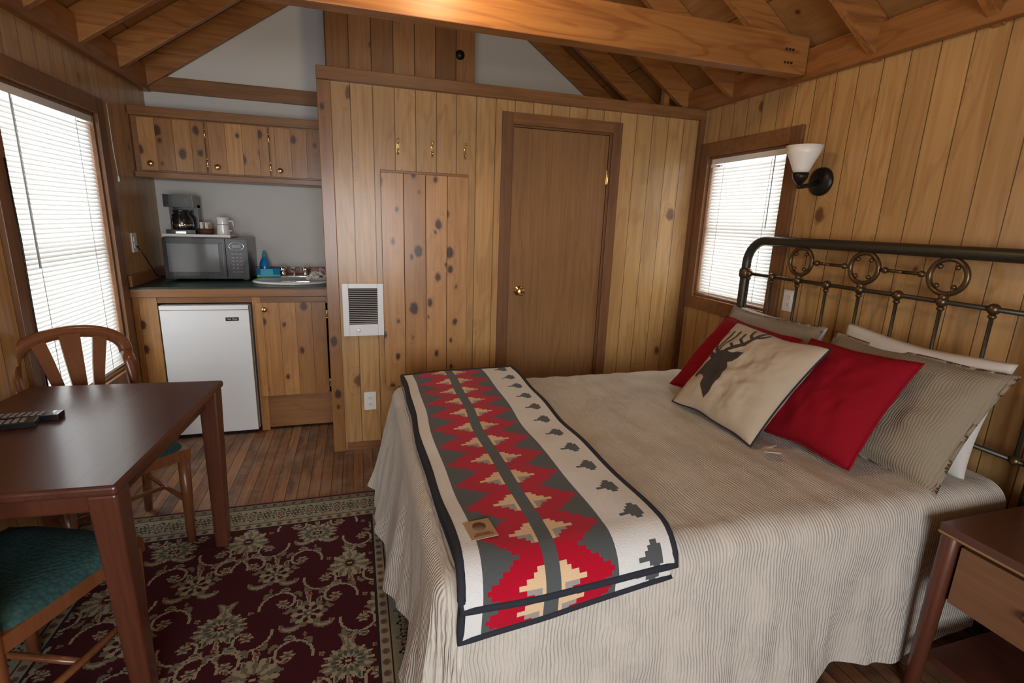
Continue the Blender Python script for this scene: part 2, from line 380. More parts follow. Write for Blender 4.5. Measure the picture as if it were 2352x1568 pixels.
# panel, heater, outlets, hooks
m=MB()
for i in range(4): m.box(.15+i*.128,.15+(i+1)*.128-.001,YP-.02,YP-.001,.41,1.70,knot)
m.box(.15,.66,YP-.024,YP-.001,1.695,1.71,cabH); m.obj("wood_access_panel",.002)
m=MB(); x0,x1,z0,z1=-.085,.15,.745,1.062
for q in ((x0,x0+.035,z0,z1),(x1-.035,x1,z0,z1),(x0+.035,x1-.035,z1-.03,z1),(x0+.035,x1-.035,z0,z0+.07)): m.box(q[0],q[1],YP-.025,YP,q[2],q[3],enamel)
m.box(x0+.035,x1-.035,YP-.006,YP,z0+.07,z1-.03,dark)
n=19
for i in range(n):
    z=z0+.075+i*(z1-z0-.105)/n
    m.box(x0+.035,x1-.035,YP-.022,YP-.016,z,z+.005,grille)
m.lathe([(.001,0),(.016,0),(.014,.012),(.001,.013)],enamel,T3(.0,YP-.025,z0+.035)@R(90,'X'))
m.obj("wall_heater",.003,seg=3)
def outlet(name,M_):
    m=MB(); m.box(-.036,.036,-.006,0,-.058,.058,plast,M_)
    for z in (-.02,.02):
        m.box(-.016,.016,-.009,-.006,z-.014,z+.014,plast,M_)
        for x in (-.006,.006): m.box(x-.001,x+.001,-.0095,-.009,z-.002,z+.007,dark,M_)
        m.box(-.002,.002,-.0095,-.009,z-.01,z-.006,dark,M_)
    m.obj(name,.0015)
outlet("wall_outlet",T3(.055,YP,.32)); outlet("wall_outlet",T3(XR,2.19,1.08)@R(-90,'Z')); outlet("wall_outlet",T3(XL,3.72,1.24)@R(90,'Z'))
for x in (.25,.445,.64):
    m=MB(); M_=T3(x,YP,1.83)
    m.box(-.009,.009,-.004,0,-.02,.03,brass,M_)
    m.tube([(0,-.004,.02),(0,-.03,.028),(0,-.04,.045)],.004,brass,8,M=M_); m.ball((0,-.04,.047),.007,brass,M=M_)
    m.tube([(0,-.004,-.01),(0,-.022,-.03),(0,-.03,-.02),(0,-.032,-.005)],.004,brass,8,M=M_); m.ball((0,-.032,-.004),.006,brass,M=M_)
    m.obj("coat_hook")

# ------------------------------------------------------------------ kitchenette
KF=3.56; XK=XL+.003; YK=YB-.003
def knob(m,x,y,z): m.lathe([(.001,0),(.012,0),(.007,.008),(.014,.016),(.018,.022),(.013,.027),(.001,.028)],brass,T3(x,y,z)@R(90,'X'),18)
def hinge(m,x,y,z): m.box(x-.01,x+.006,y-.004,y,z-.028,z+.028,brass); m.tube([(x,y-.005,z-.02),(x,y-.005,z+.02)],.004,brass,8)
E=empty("kitchen_base_cabinet")
m=MB()
m.box(XK,-1.175,KF,KF+.02,0,.92,cab); m.box(-1.175,-.65,KF,KF+.02,.885,.92,cabH)
m.box(-.65,-.60,KF,KF+.02,.0,.92,cab); m.box(-.60,-.145,KF,KF+.02,.875,.92,cabH); m.box(-.19,-.145,KF,KF+.02,.0,.92,cab)
m.box(-.60,-.19,KF,KF+.02,.18,.25,cabH); m.box(-.62,-.145,KF+.002,KF+.018,.02,.18,cabH)
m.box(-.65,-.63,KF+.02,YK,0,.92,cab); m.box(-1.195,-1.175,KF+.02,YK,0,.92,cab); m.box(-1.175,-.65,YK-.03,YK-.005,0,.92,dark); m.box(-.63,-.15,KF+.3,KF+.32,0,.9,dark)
m.obj("carcass",.002,E)
m=MB().box(-.635,-.205,KF-.018,KF-.001,.25,.885,cab); knob(m,-.575,KF-.018,.84); hinge(m,-.20,KF-.002,.80); hinge(m,-.20,KF-.002,.32); m.obj("cabinet_door",.003,E)
m=MB().box(XK,-.145,KF-.02,YK,.955,.985,green).box(XK,-.145,KF-.035,KF-.012,.925,.975,cabH)
m.box(XK,-.145,YK-.02,YK,.985,1.055,cabH).box(XK,XK+.02,KF-.01,YK-.02,.985,1.055,cabH); m.obj("countertop",.003,E)
KU=3.9; E=empty("kitchen_wall_cabinet")
m=MB().box(XK,-.145,KU,YK,1.67,2.01,cabH).box(XK,-.145,KU-.03,YK,1.64,1.675,cabH).box(XK,-.145,KU-.035,YK,2.005,2.06,cabH).obj("carcass",.003,E)
for i,(a,b) in enumerate(((-1.27,-.905),(-.895,-.53),(-.52,-.16))):
    m=MB().box(a,b,KU-.018,KU-.001,1.685,1.998,cab); knob(m,a+.055,KU-.018,1.725); 
    hinge(m,b+.003,KU-.003,1.93); hinge(m,b+.003,KU-.003,1.75); m.obj("cabinet_door_%d"%(i+1),.003,E)
# fridge
m=MB(); a,b=-1.155,-.665
m.box(a,b,KF+.02,YB-.06,.02,.87,enamel).box(a,b,KF-.045,KF+.012,.03,.845,enamel).box(a,b,KF-.05,KF+.012,.848,.875,enamel)
m.box(-.80,-.725,KF-.0475,KF-.044,.775,.798,black)
m.box(a+.02,b-.02,KF-.02,KF+.02,0,.03,dark)
fr=m.obj("mini_fridge",.006,seg=3)
def text(name,s,size,M_,mat,parent=None):
    c=bpy.data.curves.new(name,'FONT'); c.body=s;c.size=size;c.extrude=.0003;c.align_x='CENTER';c.align_y='CENTER';c.materials.append(mat)
    o=bpy.data.objects.new(name,c);COL.objects.link(o);o.matrix_world=M_
    if parent: o.parent=parent
    return o
text("name_plate_text","Polar Nook",.0125,T3(-.7625,KF-.048,.787)@R(90,'X'),plast,fr)
# microwave
E=empty("microwave")
M_=T3(-.955,4.0,.997)
m=MB(); m.box(-.25,.25,-.115,.16,.0,.275,black,M_)
m.box(-.25,.115,-.14,-.117,.005,.27,black,M_).box(-.225,.075,-.1425,-.14,.05,.235,greyp,M_).box(.118,.25,-.138,-.117,.005,.27,black,M_)
m.box(.082,.098,-.165,-.14,.04,.24,black,M_)
m.tube([(.183+.045*math.cos(t*math.pi/12),-.139,.222+.026*math.sin(t*math.pi/12)) for t in range(24)],.0025,chrome,6,True,M=M_,up=(0,1,0))
m.box(.155,.211,-.1395,-.138,.21,.234,greyp,M_)
for r in range(6):
    for c in range(3): m.box(.15+c*.024,.166+c*.024,-.14,-.138,.045+r*.024,.057+r*.024,greyp,M_)
for x in(-.22,.22): m.box(x-.015,x+.015,-.09,-.06,-.01,0,black,M_); m.box(x-.015,x+.015,.1,.13,-.01,0,black,M_)
m.obj("microwave_body",.004,E)
zt=1.274
m=MB().box(-1.21,-.81,3.90,4.13,zt,zt+.008,plast); 
for q in ((-1.21,-.81,3.90,3.908),(-1.21,-.81,4.122,4.13),(-1.21,-1.202,3.908,4.122),(-.818,-.81,3.908,4.122)): m.box(*q,zt+.008,zt+.018,plast)
m.obj("serving_tray",.002)
zc=zt+.009; m=MB()
X=T3(-1.11,4.02,zc)
m.box(-.085,.085,-.085,.085,0,.035,black,X).box(-.085,.085,.02,.085,.035,.20,black,X).box(-.085,.085,-.08,.085,.18,.26,black,X)
m.lathe([(.001,0),(.058,0),(.066,.03),(.062,.075),(.045,.10),(.045,.11),(.001,.11)],black,X@T3(0,-.03,.037)); m.lathe([(.046,0),(.05,.005),(.05,.014),(.001,.018)],black,X@T3(0,-.03,.147))
m.lathe([(.0625,.0),(.0665,.012),(.0665,.018),(.0625,.03)],chrome,X@T3(0,-.03,.05))
m.tube([(-.03,-.085,.13),(-.035,-.12,.12),(-.035,-.12,.07),(-.03,-.09,.06)],.007,black,8,M=X)
m.box(-.03,.03,-.088,-.085,.008,.025,chrome,X).box(-.06,.06,-.082,-.08,.195,.245,black,X)
m.obj("coffee_maker",.006,seg=3)
m=MB(); X=T3(-.975,4.0,zc); wick=plain("wicker",(.12,.04,.02),.7,nscale=200,namt=.5)
m.lathe([(.001,0),(.04,0),(.052,.045),(.048,.045),(.038,.008),(.001,.008)],wick,X)
for i in range(9):
    an=i*.7; m.box(-.012,.012,-.002,.002,0,.075,plast if i%3 else leather,X@T3(.022*math.cos(an),.022*math.sin(an),.012)@R(math.degrees(an),'Z')@R(12*(i%3-1),'X'))
m.obj("condiment_basket")
m=MB(); X=T3(-.87,4.0,zc)
m.lathe([(.001,0),(.04,0),(.043,.01),(.036,.06),(.038,.11),(.041,.125),(.036,.125),(.032,.06),(.001,.05)],porc,X)
m.tube([(.036,0,.1),(.06,0,.1),(.068,0,.07),(.055,0,.035),(.036,0,.03)],.006,porc,8,M=X)
m.tube([(.0372*math.cos(t*math.pi/10),.0372*math.sin(t*math.pi/10),.075) for t in range(20)],.002,leather,5,True,M=X)
m.obj("coffee_mug")
MB().tube([(XL+.012,3.72,1.22),(XL+.04,3.75,1.15),(XL+.06,3.85,1.02),(XL+.05,4.0,1.0),(XL+.1,4.1,1.0)],.004,black,7).obj("power_cord")
m=MB(); X=T3(-.425,3.83,.986)@Matrix.Diagonal((1.0,.78,1,1))
m.lathe([(.255,0),(.26,.006),(.25,.014),(.232,.016),(.22,.008),(.205,.002),(.17,.0015),(.05,.001),(.001,.001)],porc,X,40)
m.lathe([(.001,.001),(.022,.001),(.02,.003),(.001,.003)],chrome,X,16)
m.obj("sink_basin")
m=MB(); X=T3(-.43,3.985,1.0)
m.box(-.10,.10,-.025,.025,0,.012,chrome,X)
m.tube([(0,0,.01),(0,-.005,.05),(0,-.05,.075),(0,-.11,.065),(0,-.125,.05)],.011,chrome,12,M=X)
for x in (-.075,.075): m.lathe([(.016,0),(.018,.02),(.012,.03),(.024,.036),(.026,.055),(.018,.064),(.001,.065)],chrome,X@T3(x,0,.01),16)
m.obj("faucet",.003)
m=MB(); X=T3(-.64,4.09,.987); blue=plain("blue_liquid",(.01,.22,.55),.15,coat=.6); blue2=plain("teal_cap",(.02,.35,.45),.3)
m.lathe([(.001,0),(.032,0),(.036,.02),(.034,.10),(.022,.13),(.013,.14),(.013,.15),(.001,.15)],blue,X); m.lathe([(.001,.145),(.015,.145),(.014,.165),(.007,.175),(.006,.19),(.001,.19)],blue2,X)
m.obj("dish_soap_bottle")
m=MB(); X=T3(-.60,3.955,1.024)@R(12,'Z')@R(48,'X')
m.box(-.075,.075,-.035,.035,0,.018,blue,X).box(-.05,.03,-.02,.03,.018,.019,plain("cyan_label",(.1,.5,.75),.4),X).box(-.075,.075,-.035,-.022,.0185,.0195,plain("green_label",(.2,.5,.15),.4),X)
m.obj("sponge_packet",.006)
def crumple(name,c,s,mat,seed):
    m=MB(); n=26; vs=[];fs=[]
    for j in range(n):
        for i in range(n):
            u=i/(n-1)*2-1;v=j/(n-1)*2-1; r=max(0,1-(u*u+v*v)*.5)
            vs.append((c[0]+u*s[0]+.012*noise.noise((u*3,v*3,seed)),c[1]+v*s[1]+.012*noise.noise((u*3,v*3,seed+5)),c[2]+s[2]*(r*.6+.9*abs(noise.noise((u*2.4,v*2.4,seed))))))
    for j in range(n-1):
        for i in range(n-1): a=j*n+i; fs.append((a,a+1,a+n+1,a+n))
    m.add(vs,fs,mat,None,True); o=m.obj(name); sd=o.modifiers.new("s",'SOLIDIFY'); sd.thickness=.002
crumple("dish_cloth",(-.24,3.905,1.005),(.07,.06,.07),plain("pink_cloth",(.75,.45,.52),.9,nscale=25,namt=.5),2.0)
crumple("dish_cloth",(-.25,3.79,1.005),(.08,.05,.055),whitef,7.0)

# ------------------------------------------------------------------ sconce
m=MB(); sy,sz=2.11,1.70
m.lathe([(.001,0),(.07,0),(.068,.012),(.05,.022),(.02,.028),(.001,.03)],blackm,T3(XR,sy,sz)@R(-90,'Y'))
m.tube([(XR-.02,sy,sz),(XR-.07,sy,sz-.02),(XR-.12,sy,sz-.03),(XR-.14,sy,sz-.005),(XR-.14,sy,sz+.02)],.011,blackm,12)
m.lathe([(.001,-.02),(.018,-.015),(.034,.01),(.038,.035),(.001,.035)],blackm,T3(XR-.14,sy,sz)); m.ball((XR-.14,sy,sz-.03),.012,blackm)
m.lathe([(.03,.03),(.04,.05),(.052,.08),(.07,.12),(.084,.16),(.080,.16),(.066,.12),(.048,.08),(.001,.045)],frost,T3(XR-.14,sy,sz))
m.obj("wall_sconce")

# ------------------------------------------------------------------ bed
BX0,BX1,BY0,BY1,BZ=.15,2.13,1.0,2.55,.62
BED=empty("bed")
RR=.07; drop=.53
def bedpt(cx,cy):
    x0,x1,y0,y1=BX0+RR,BX1,BY0+RR,BY1-RR
    qx=min(max(cx,x0),x1); qy=min(max(cy,y0),y1); vx,vy=cx-qx,cy-qy
    d=max(abs(vx),abs(vy)); wr=.005*noise.noise((cx*6,cy*2.5,1))+.007*noise.noise((cx*13,cy*4,4))
    if d<1e-6: return (qx,qy,BZ+wr+.006*noise.noise((cx*2,cy*2,3)))
    L=math.hypot(vx,vy); nx,ny=vx/L,vy/L; arc=RR*math.pi/2
    if d<arc:
        a=d/RR; o=RR*math.sin(a); z=BZ-RR*(1-math.cos(a)); f=0
    else:
        f=d-arc; o=RR; z=BZ-RR-f*.985
    per=(qx*abs(ny)+qy*abs(nx)); cor=min(abs(nx),abs(ny))*1.4
    foot=.05+.22*max(0,min(1,(qy-1.05)/1.4)); k=nx*nx if vx<0 else 0
    fl=f*(foot*k+.06*(1-k))+f*.13*noise.noise((per*5+cor*2,f*1.5,2))+f*.05*noise.noise((per*14,f*3,8))+.05*cor*f*math.sin(12*math.atan2(ny,nx))
    if cx>1.6: fl*=max(.1,1-(cx-1.6)*2.5)
    return (qx+nx*(o+fl),qy+ny*(o+fl),max(z+wr+.02*(f>.42)*noise.noise((per*3,0,5)),.03))
nu,nv=190,190; vs=[];fs=[]
ux=[BX0+RR-drop-.05+(BX1-BX0-RR+drop+.05)*i/nu for i in range(nu+1)]
vy=[BY0+RR-drop-.09+(BY1-BY0-2*RR+2*drop+.14)*j/nv for j in range(nv+1)]
for y in vy:
    for x in ux: vs.append(bedpt(x,y))
for j in range(nv):
    for i in range(nu): a=j*(nu+1)+i; fs.append((a,a+1,a+nu+2,a+nu+1))
o=MB().add(vs,fs,quilt,None,True).obj("bedspread",parent=BED)
MB().box(BX0+.05,BX1,BY0+.06,BY1-.06,.33,.59,whitef).box(BX0+.06,BX1-.0,BY0+.07,BY1-.07,.12,.33,whitef).obj("mattress",.03,BED)
m=MB(); hx=2.175; ya,yb=.965,2.44; zt=1.395; rc=.13
path=[(hx,yb,0.0),(hx,yb,.6),(hx,yb,zt-rc)]+[(hx,yb-rc+rc*math.cos(t),zt-rc+rc*math.sin(t)) for t in [math.pi/2*k/8 for k in range(1,9)]]
path+=[(hx,ya+rc-rc*math.sin(t),zt-rc+rc*math.cos(t)) for t in [math.pi/2*k/8 for k in range(0,9)]]+[(hx,ya,.6),(hx,ya,0)]
m.tube(path,.025,iron,14,up=(1,0,0))
zr=1.205
for z in (zr,.70): m.tube([(hx,ya,z),(hx,yb,z)],.0095,iron,10)
sp=.172; ys=[1.72+sp*k for k in (-4,-3,-2,-1,0,1,2,3,4)]
for y in ys:
    if ya+.03<y<yb-.03:
        m.tube([(hx,y,.70),(hx,y,zr)],.007,iron,8)
        m.ball((hx,y,zr),.021,bronze,(1,1,1)); m.lathe([(.009,-.035),(.014,-.028),(.010,-.02)],bronze,T3(hx,y,zr),12); m.ball((hx,y,.70),.018,bronze)
for y in (ya,yb): m.lathe([(.025,-.03),(.034,-.018),(.034,.018),(.025,.03)],bronze,T3(hx,y,zr),18); m.lathe([(.025,-.03),(.034,-.018),(.034,.018),(.025,.03)],bronze,T3(hx,y,.70),18)
for k,y in enumerate((1.376,1.72,2.064)):
    zc=1.302; r=.067
    m.tube([(hx,y+r*math.cos(t*math.pi/16),zc+r*math.sin(t*math.pi/16)) for t in range(32)],.0105,bronze,10,True,up=(1,0,0))
    m.ball((hx,y,zc-r-.012),.016,bronze); m.ball((hx,y,zc+r+.008),.013,bronze)
    for an in (50,130,230,310):
        m.ball((hx-.004,y+(r-.019)*math.cos(math.radians(an)),zc+(r-.019)*math.sin(math.radians(an))),.010,bronze)
    for s_ in (-1,1):
        if (k==0 and s_<0) or (k==2 and s_>0): continue
        m.tube([(hx,y+s_*r,zc),(hx,y+s_*.172,zc)],.0075,bronze,8); m.ball((hx,y+s_*(r+.03),zc),.014,bronze,(1,1,1)); 
m.box(2.06,hx,ya+.02,ya+.035,.2,.3,iron).box(2.06,hx,yb-.035,yb-.02,.2,.3,iron)
m.obj("headboard",parent=BED)
m=MB()
for y in (BY0+.15,BY1-.15): m.tube([(BX0+.15,y,0),(BX0+.15,y,.13)],.02,iron,10)
m.obj("foot_legs",parent=BED)

# ------------------------------------------------------------------ blanket throw
def gridobj(name,nu,nv,fn,colfn,mat,solid=0,parent=None,smooth=True):
    vs=np.array([fn(i/nu,j/nv) for j in range(nv+1) for i in range(nu+1)],dtype=float)
    fs=[(j*(nu+1)+i,j*(nu+1)+i+1,(j+1)*(nu+1)+i+1,(j+1)*(nu+1)+i) for j in range(nv) for i in range(nu)]
    me=bpy.data.meshes.new(name); me.from_pydata(vs.tolist(),[],fs); me.update(); me.materials.append(mat)
    ca=me.color_attributes.new("Col",'FLOAT_COLOR','CORNER')
    cols=np.ones((nu*nv,4,4),dtype=np.float32); c=colfn(nu,nv); cols[:,:,:3]=c.reshape(nu*nv,1,3)
    ca.data.foreach_set("color",cols.ravel())
    me.polygons.foreach_set("use_smooth",[smooth]*len(fs))
    o=bpy.data.objects.new(name,me); COL.objects.link(o)
    if solid: sd=o.modifiers.new("s",'SOLIDIFY'); sd.thickness=solid; sd.offset=0
    if parent: o.parent=parent
    return o
def alongbed(s,off):
    yfar=2.53; yflat=BY0+RR; L1=yfar-yflat; r=RR+off
    if s<L1: return yfar-s,BZ+off
    d=s-L1
    if d<r*math.pi/2: a=d/r; return yflat-r*math.sin(a),BZ-RR+r*math.cos(a)
    f=d-r*math.pi/2; return yflat-r-.07*f,BZ-RR-f
BN=empty("throw_blanket")
LT=1.46+.115
def blk(off,ext):
    def fn(u,v):
        s=v*(LT+ext(u)); y,z=alongbed(s,off); x=.205+.60*u-.03*v*u
        x+=.006*math.sin(v*9)+.003*math.sin(v*23)
        return (x,y+.05*u*(1-v),z+.009*noise.noise((x*6,y*4.5,off*50))+.009)
    return fn
WH=(.78,.77,.75);GR=(.10,.11,.11);RD=(.50,.006,.026);CR=(.80,.56,.33);LG=(.36,.34,.31)
def pat(nu,nv):
    c=np.zeros((nv,nu,3)); per=12
    for j in range(nv):
        jj=(j+3)%per; t=int(abs(jj-per/2))
        for i in range(nu):
            k=WH
            if 5<=i<41:
                m_=abs(i-22.5); k=GR
                a=2.0+max(0,4-t)*1.7; b=8.2+(6-t)*1.5
                if m_<2.0: k=GR
                elif m_<a: k=CR if jj<=per/2 or m_<3 else LG
                elif m_<b: k=RD
            elif i>=44:
                q=jj-per/2
                if -4<q<3:
                    w=(3.2-abs(q+.5)*1.0)
                    if 51-w-(1.5 if abs(q)<1 else 0)<=i<=51+w*.9+.5: k=GR
            c[j,i]=k
    return c
blm=vcol("fleece_blanket",.95,.15,220,.45)
fnt=blk(.030,lambda u:.035-.02*u)
gridobj("top_layer",58,138,fnt,pat,blm,.013,BN)
fnb=blk(.010,lambda u:.095-.07*u)
gridobj("under_layer",58,138,fnb,pat,blm,.012,BN)
m=MB()
for fn,r in ((fnt,.0115),(fnb,.0105)):
    pts=[fn(0,j/60) for j in range(61)]+[fn(i/20,1) for i in range(1,21)]+[fn(1,1-j/60) for j in range(1,61)]+[fn(1-i/20,0) for i in range(1,20)]
    m.tube(pts,r,navy,8,True)
m.obj("binding",parent=BN)
m=MB()
LM=T3(.285,1.13,BZ+.049)@R(6,'Z')
m.box(-.036,.036,-.04,.04,0,.002,leather,LM)
dk=plain("patch_print",(.14,.07,.035),.7)
m.lathe([(.001,0),(.018,0),(.018,.0008),(.001,.0008)],dk,LM@T3(0,.01,.002),12)
m.box(-.026,.026,-.03,-.026,.002,.0028,dk,LM); m.box(-.02,.02,-.022,-.019,.002,.0028,dk,LM)
m.obj("leather_label",parent=BN)

# ------------------------------------------------------------------ pillows
def pillow(name,c,w,h,th,tilt,mat,roll=0,yaw=0,seed=0,piping=None,colfn=None,n=40,flange=0,wrk=.007):
    M_=T3(*c)@R(yaw,'Z')@R(tilt,'Y')@R(roll,'X')
    def outline(u,v):
        pin=.07
        return (u*w/2*(1-pin*(1-v*v)*abs(u)**2), v*h/2*(1-pin*(1-u*u)*abs(v)**2))
    def P(u,v,s):
        y,z=outline(u,v); fu=min(1,abs(u)*(1+flange)); fv=min(1,abs(v)*(1+flange))
        t=((1-fu**3.2)*(1-fv**3.2)); t=max(0,t)**.55
        t*=th/2*(1+.22*noise.noise((u*1.6+seed,v*1.6,s)))
        t+=wrk*noise.noise((u*4+seed,v*4,s*2))*(1-abs(u))**.5*(1-abs(v))**.5*2
        t+=wrk*.5*noise.noise((u*9+seed,v*9,s*2))*(1-u*u)*(1-v*v)
        return M_@Vector((s*t, -y, z+.014*noise.noise((u*1.5,v*1.5,seed))))
    nn=n; me_v=[];me_f=[];cols=[]
    idx={}
    for s in (-1,1):
        for j in range(nn+1):
            for i in range(nn+1):
                edge=i in(0,nn) or j in (0,nn)
                if s==1 and edge: idx[(s,i,j)]=idx[(-1,i,j)]; continue
                idx[(s,i,j)]=len(me_v); me_v.append(P(i/nn*2-1,j/nn*2-1,s)[:])
    for s in (-1,1):
        for j in range(nn):
            for i in range(nn):
                q=[idx[(s,i,j)],idx[(s,i+1,j)],idx[(s,i+1,j+1)],idx[(s,i,j+1)]]
                me_f.append(q if s==-1 else q[::-1]); cols.append(colfn((i+.5)/nn,(j+.5)/nn) if (colfn and s==-1) else (.50,.40,.28))
    me=bpy.data.meshes.new(name); me.from_pydata(me_v,[],me_f); me.update(); me.materials.append(mat)
    if colfn:
        ca=me.color_attributes.new("Col",'FLOAT_COLOR','CORNER'); arr=np.ones((len(cols),4,4),dtype=np.float32); arr[:,:,:3]=np.array(cols,dtype=np.float32).reshape(-1,1,3); ca.data.foreach_set("color",arr.ravel())
    me.polygons.foreach_set("use_smooth",[True]*len(me_f))
    if piping:
        ring=[(-1+2*k/24,-1) for k in range(24)]+[(1,-1+2*k/24) for k in range(24)]+[(1-2*k/24,1) for k in range(24)]+[(-1,1-2*k/24) for k in range(24)]
        e=empty(name); o=bpy.data.objects.new("cushion",me); COL.objects.link(o); o.parent=e
        MB().tube([P(u,v,1) for u,v in ring],.0045,piping,6,True).obj("piping",parent=e); return e
    o=bpy.data.objects.new(name,me); COL.objects.link(o); return o
pillow("white_pillow",(2.07,1.39,.83),.64,.44,.11,12,whitef,seed=1,roll=2)
pillow("white_pillow",(2.07,2.08,.81),.58,.42,.11,12,whitef,seed=2)
pillow("quilted_sham",(1.94,1.37,.81),.69,.50,.15,33,shamm,seed=3,flange=.08)
pillow("quilted_sham",(1.96,2.07,.82),.62,.47,.15,28,shamm,seed=4,flange=.08)
pillow("red_cushion",(1.77,1.445,.815),.46,.47,.14,38,redf,seed=5,piping=redf,roll=-3)
pillow("red_cushion",(1.73,1.96,.81),.50,.47,.12,38,redf,seed=6,piping=redf,roll=3)
e1=Vector((200,106)); e2=Vector((140,-187)); det=e1.x*e2.y-e1.y*e2.x
def uv(p):
    d=Vector((p[0]-1540,p[1]-932)); return ((d.x*e2.y-d.y*e2.x)/det,(e1.x*d.y-e1.y*d.x)/det)
HEAD=[uv(p) for p in [(1637,952),(1655,940),(1683,908),(1692,888),(1690,874),(1702,872),(1716,866),(1728,855),(1714,850),(1700,851),(1688,846),(1676,840),(1664,838),(1655,842),(1647,834),(1640,822),(1634,828),(1636,842),(1644,850),(1634,857),(1622,868),(1607,877),(1605,886),(1612,892),(1622,888),(1630,893),(1636,903),(1628,918)]]
def st(pts,w): return [(uv(a),uv(b),w) for a,b in zip(pts,pts[1:])]
ANT=st([(1664,842),(1655,826),(1652,808),(1660,792),(1672,780)],.018)+st([(1654,816),(1648,800),(1650,788)],.014)+st([(1660,826),(1674,812),(1686,796),(1690,786)],.014)+st([(1662,838),(1680,820),(1700,804),(1706,790)],.015)
ANT+=st([(1682,844),(1702,838),(1726,832),(1746,820),(1760,806),(1774,793)],.020)+st([(1722,832),(1716,816),(1722,802)],.014)+st([(1742,822),(1736,806),(1740,790)],.014)+st([(1748,820),(1764,816),(1776,808)],.014)+st([(1702,838),(1696,826)],.014)
def inpoly(x,y,P):
    r=False;n=len(P);j=n-1
    for i in range(n):
        if (P[i][1]>y)!=(P[j][1]>y) and x<(P[j][0]-P[i][0])*(y-P[i][1])/(P[j][1]-P[i][1])+P[i][0]: r=not r
        j=i
    return r
def deer(u,v):
    if inpoly(u,v,HEAD): return (.06,.045,.035)
    for a,b,w in ANT:
        dx,dy=b[0]-a[0],b[1]-a[1]; t=max(0,min(1,((u-a[0])*dx+(v-a[1])*dy)/(dx*dx+dy*dy+1e-9)))
        if math.hypot(u-a[0]-t*dx,v-a[1]-t*dy)<w: return (.06,.045,.035)
    return (.56,.46,.34)
burlap=vcol("linen_print",.9,.1,500,.35)
pillow("deer_print_cushion",(1.60,1.72,.82),.52,.49,.14,40,burlap,seed=8,piping=navy,colfn=deer,n=220)
MB().box(-.03,.03,-.02,.02,0,.002,whitef,T3(1.455,1.375,.648)@R(-25,'Z')@R(-15,'X')).box(-.02,.02,-.02,.02,0,.0015,whitef,T3(1.47,1.40,.655)@R(20,'Z')@R(-25,'X')).obj("care_tag")

# ------------------------------------------------------------------ nightstand
m=MB(); a,b,c,d=1.69,2.20,.44,.93
m.box(a,b,c,d,.565,.60,mahog)
edge=plain("edge_trim",(.45,.28,.12),.3,.8)
m.box(a-.001,b,d-.0,d+.0015,.568,.575,edge).box(a-.0015,a,c,d,.568,.575,edge)
for x in (a+.025,b-.03):
    for y in (c+.03,d-.025): m.tube([(x-(.015 if x<2 else 0),y,0),(x,y,.565)],[.021,.027],mahogZ,12)
m.box(a+.04,b-.02,c+.04,d-.02,.35,.565,mahogZ)
m.box(a+.012,a+.038,c+.06,d-.06,.36,.55,drawer); m.box(a+.03,b-.02,c+.03,d-.03,.12,.145,mahog); m.box(b-.035,b-.02,c+.03,d-.03,.145,.35,mahogZ)
m.ball((a,.685,.46),.014,bronze)
m.obj("nightstand",.004)

# ------------------------------------------------------------------ table
m=MB(); hw,hd=.345,.45
m.box(-hw,hw,-hd,hd,.722,.75,mahog); m.box(-hw+.05,hw-.05,-hd+.05,hd-.05,.65,.722,mahogZ)
for sx in (-1,1):
    for sy in (-1,1):
        x,y=sx*(hw-.042),sy*(hd-.045); w0,w1=.026,.036; ox,oy=0,-.03*sy
        vs=[(x+ox+p*w0,y+oy+q*w0,.0105) for p,q in ((-1,-1),(1,-1),(1,1),(-1,1))]+[(x+p*w1,y+q*w1,.722) for p,q in ((-1,-1),(1,-1),(1,1),(-1,1))]
        m.add(vs,[(3,2,1,0),(4,5,6,7),(0,1,5,4),(1,2,6,5),(2,3,7,6),(3,0,4,7)],mahogZ)
m.obj("dining_table",.009,seg=3,loc=(-.93,1.89,0),rotz=math.radians(-3.5))
def remote(name,x,y,z,rot,L=.19):
    X=T3(x,y,z)@R(rot,'Z'); m=MB(); m.box(-L/2,L/2,-.024,.024,0,.02,black,X)
    for i in range(8):
        for j in range(3): m.box(-L/2+.015+i*.018,-L/2+.027+i*.018,-.016+j*.013,-.008+j*.013,.02,.0225,btn,X)
    m.obj(name,.004,seg=3)
remote("remote_control",-1.07,1.965,.751,3,.20)
remote("remote_control",-1.10,1.90,.751,12,.18)

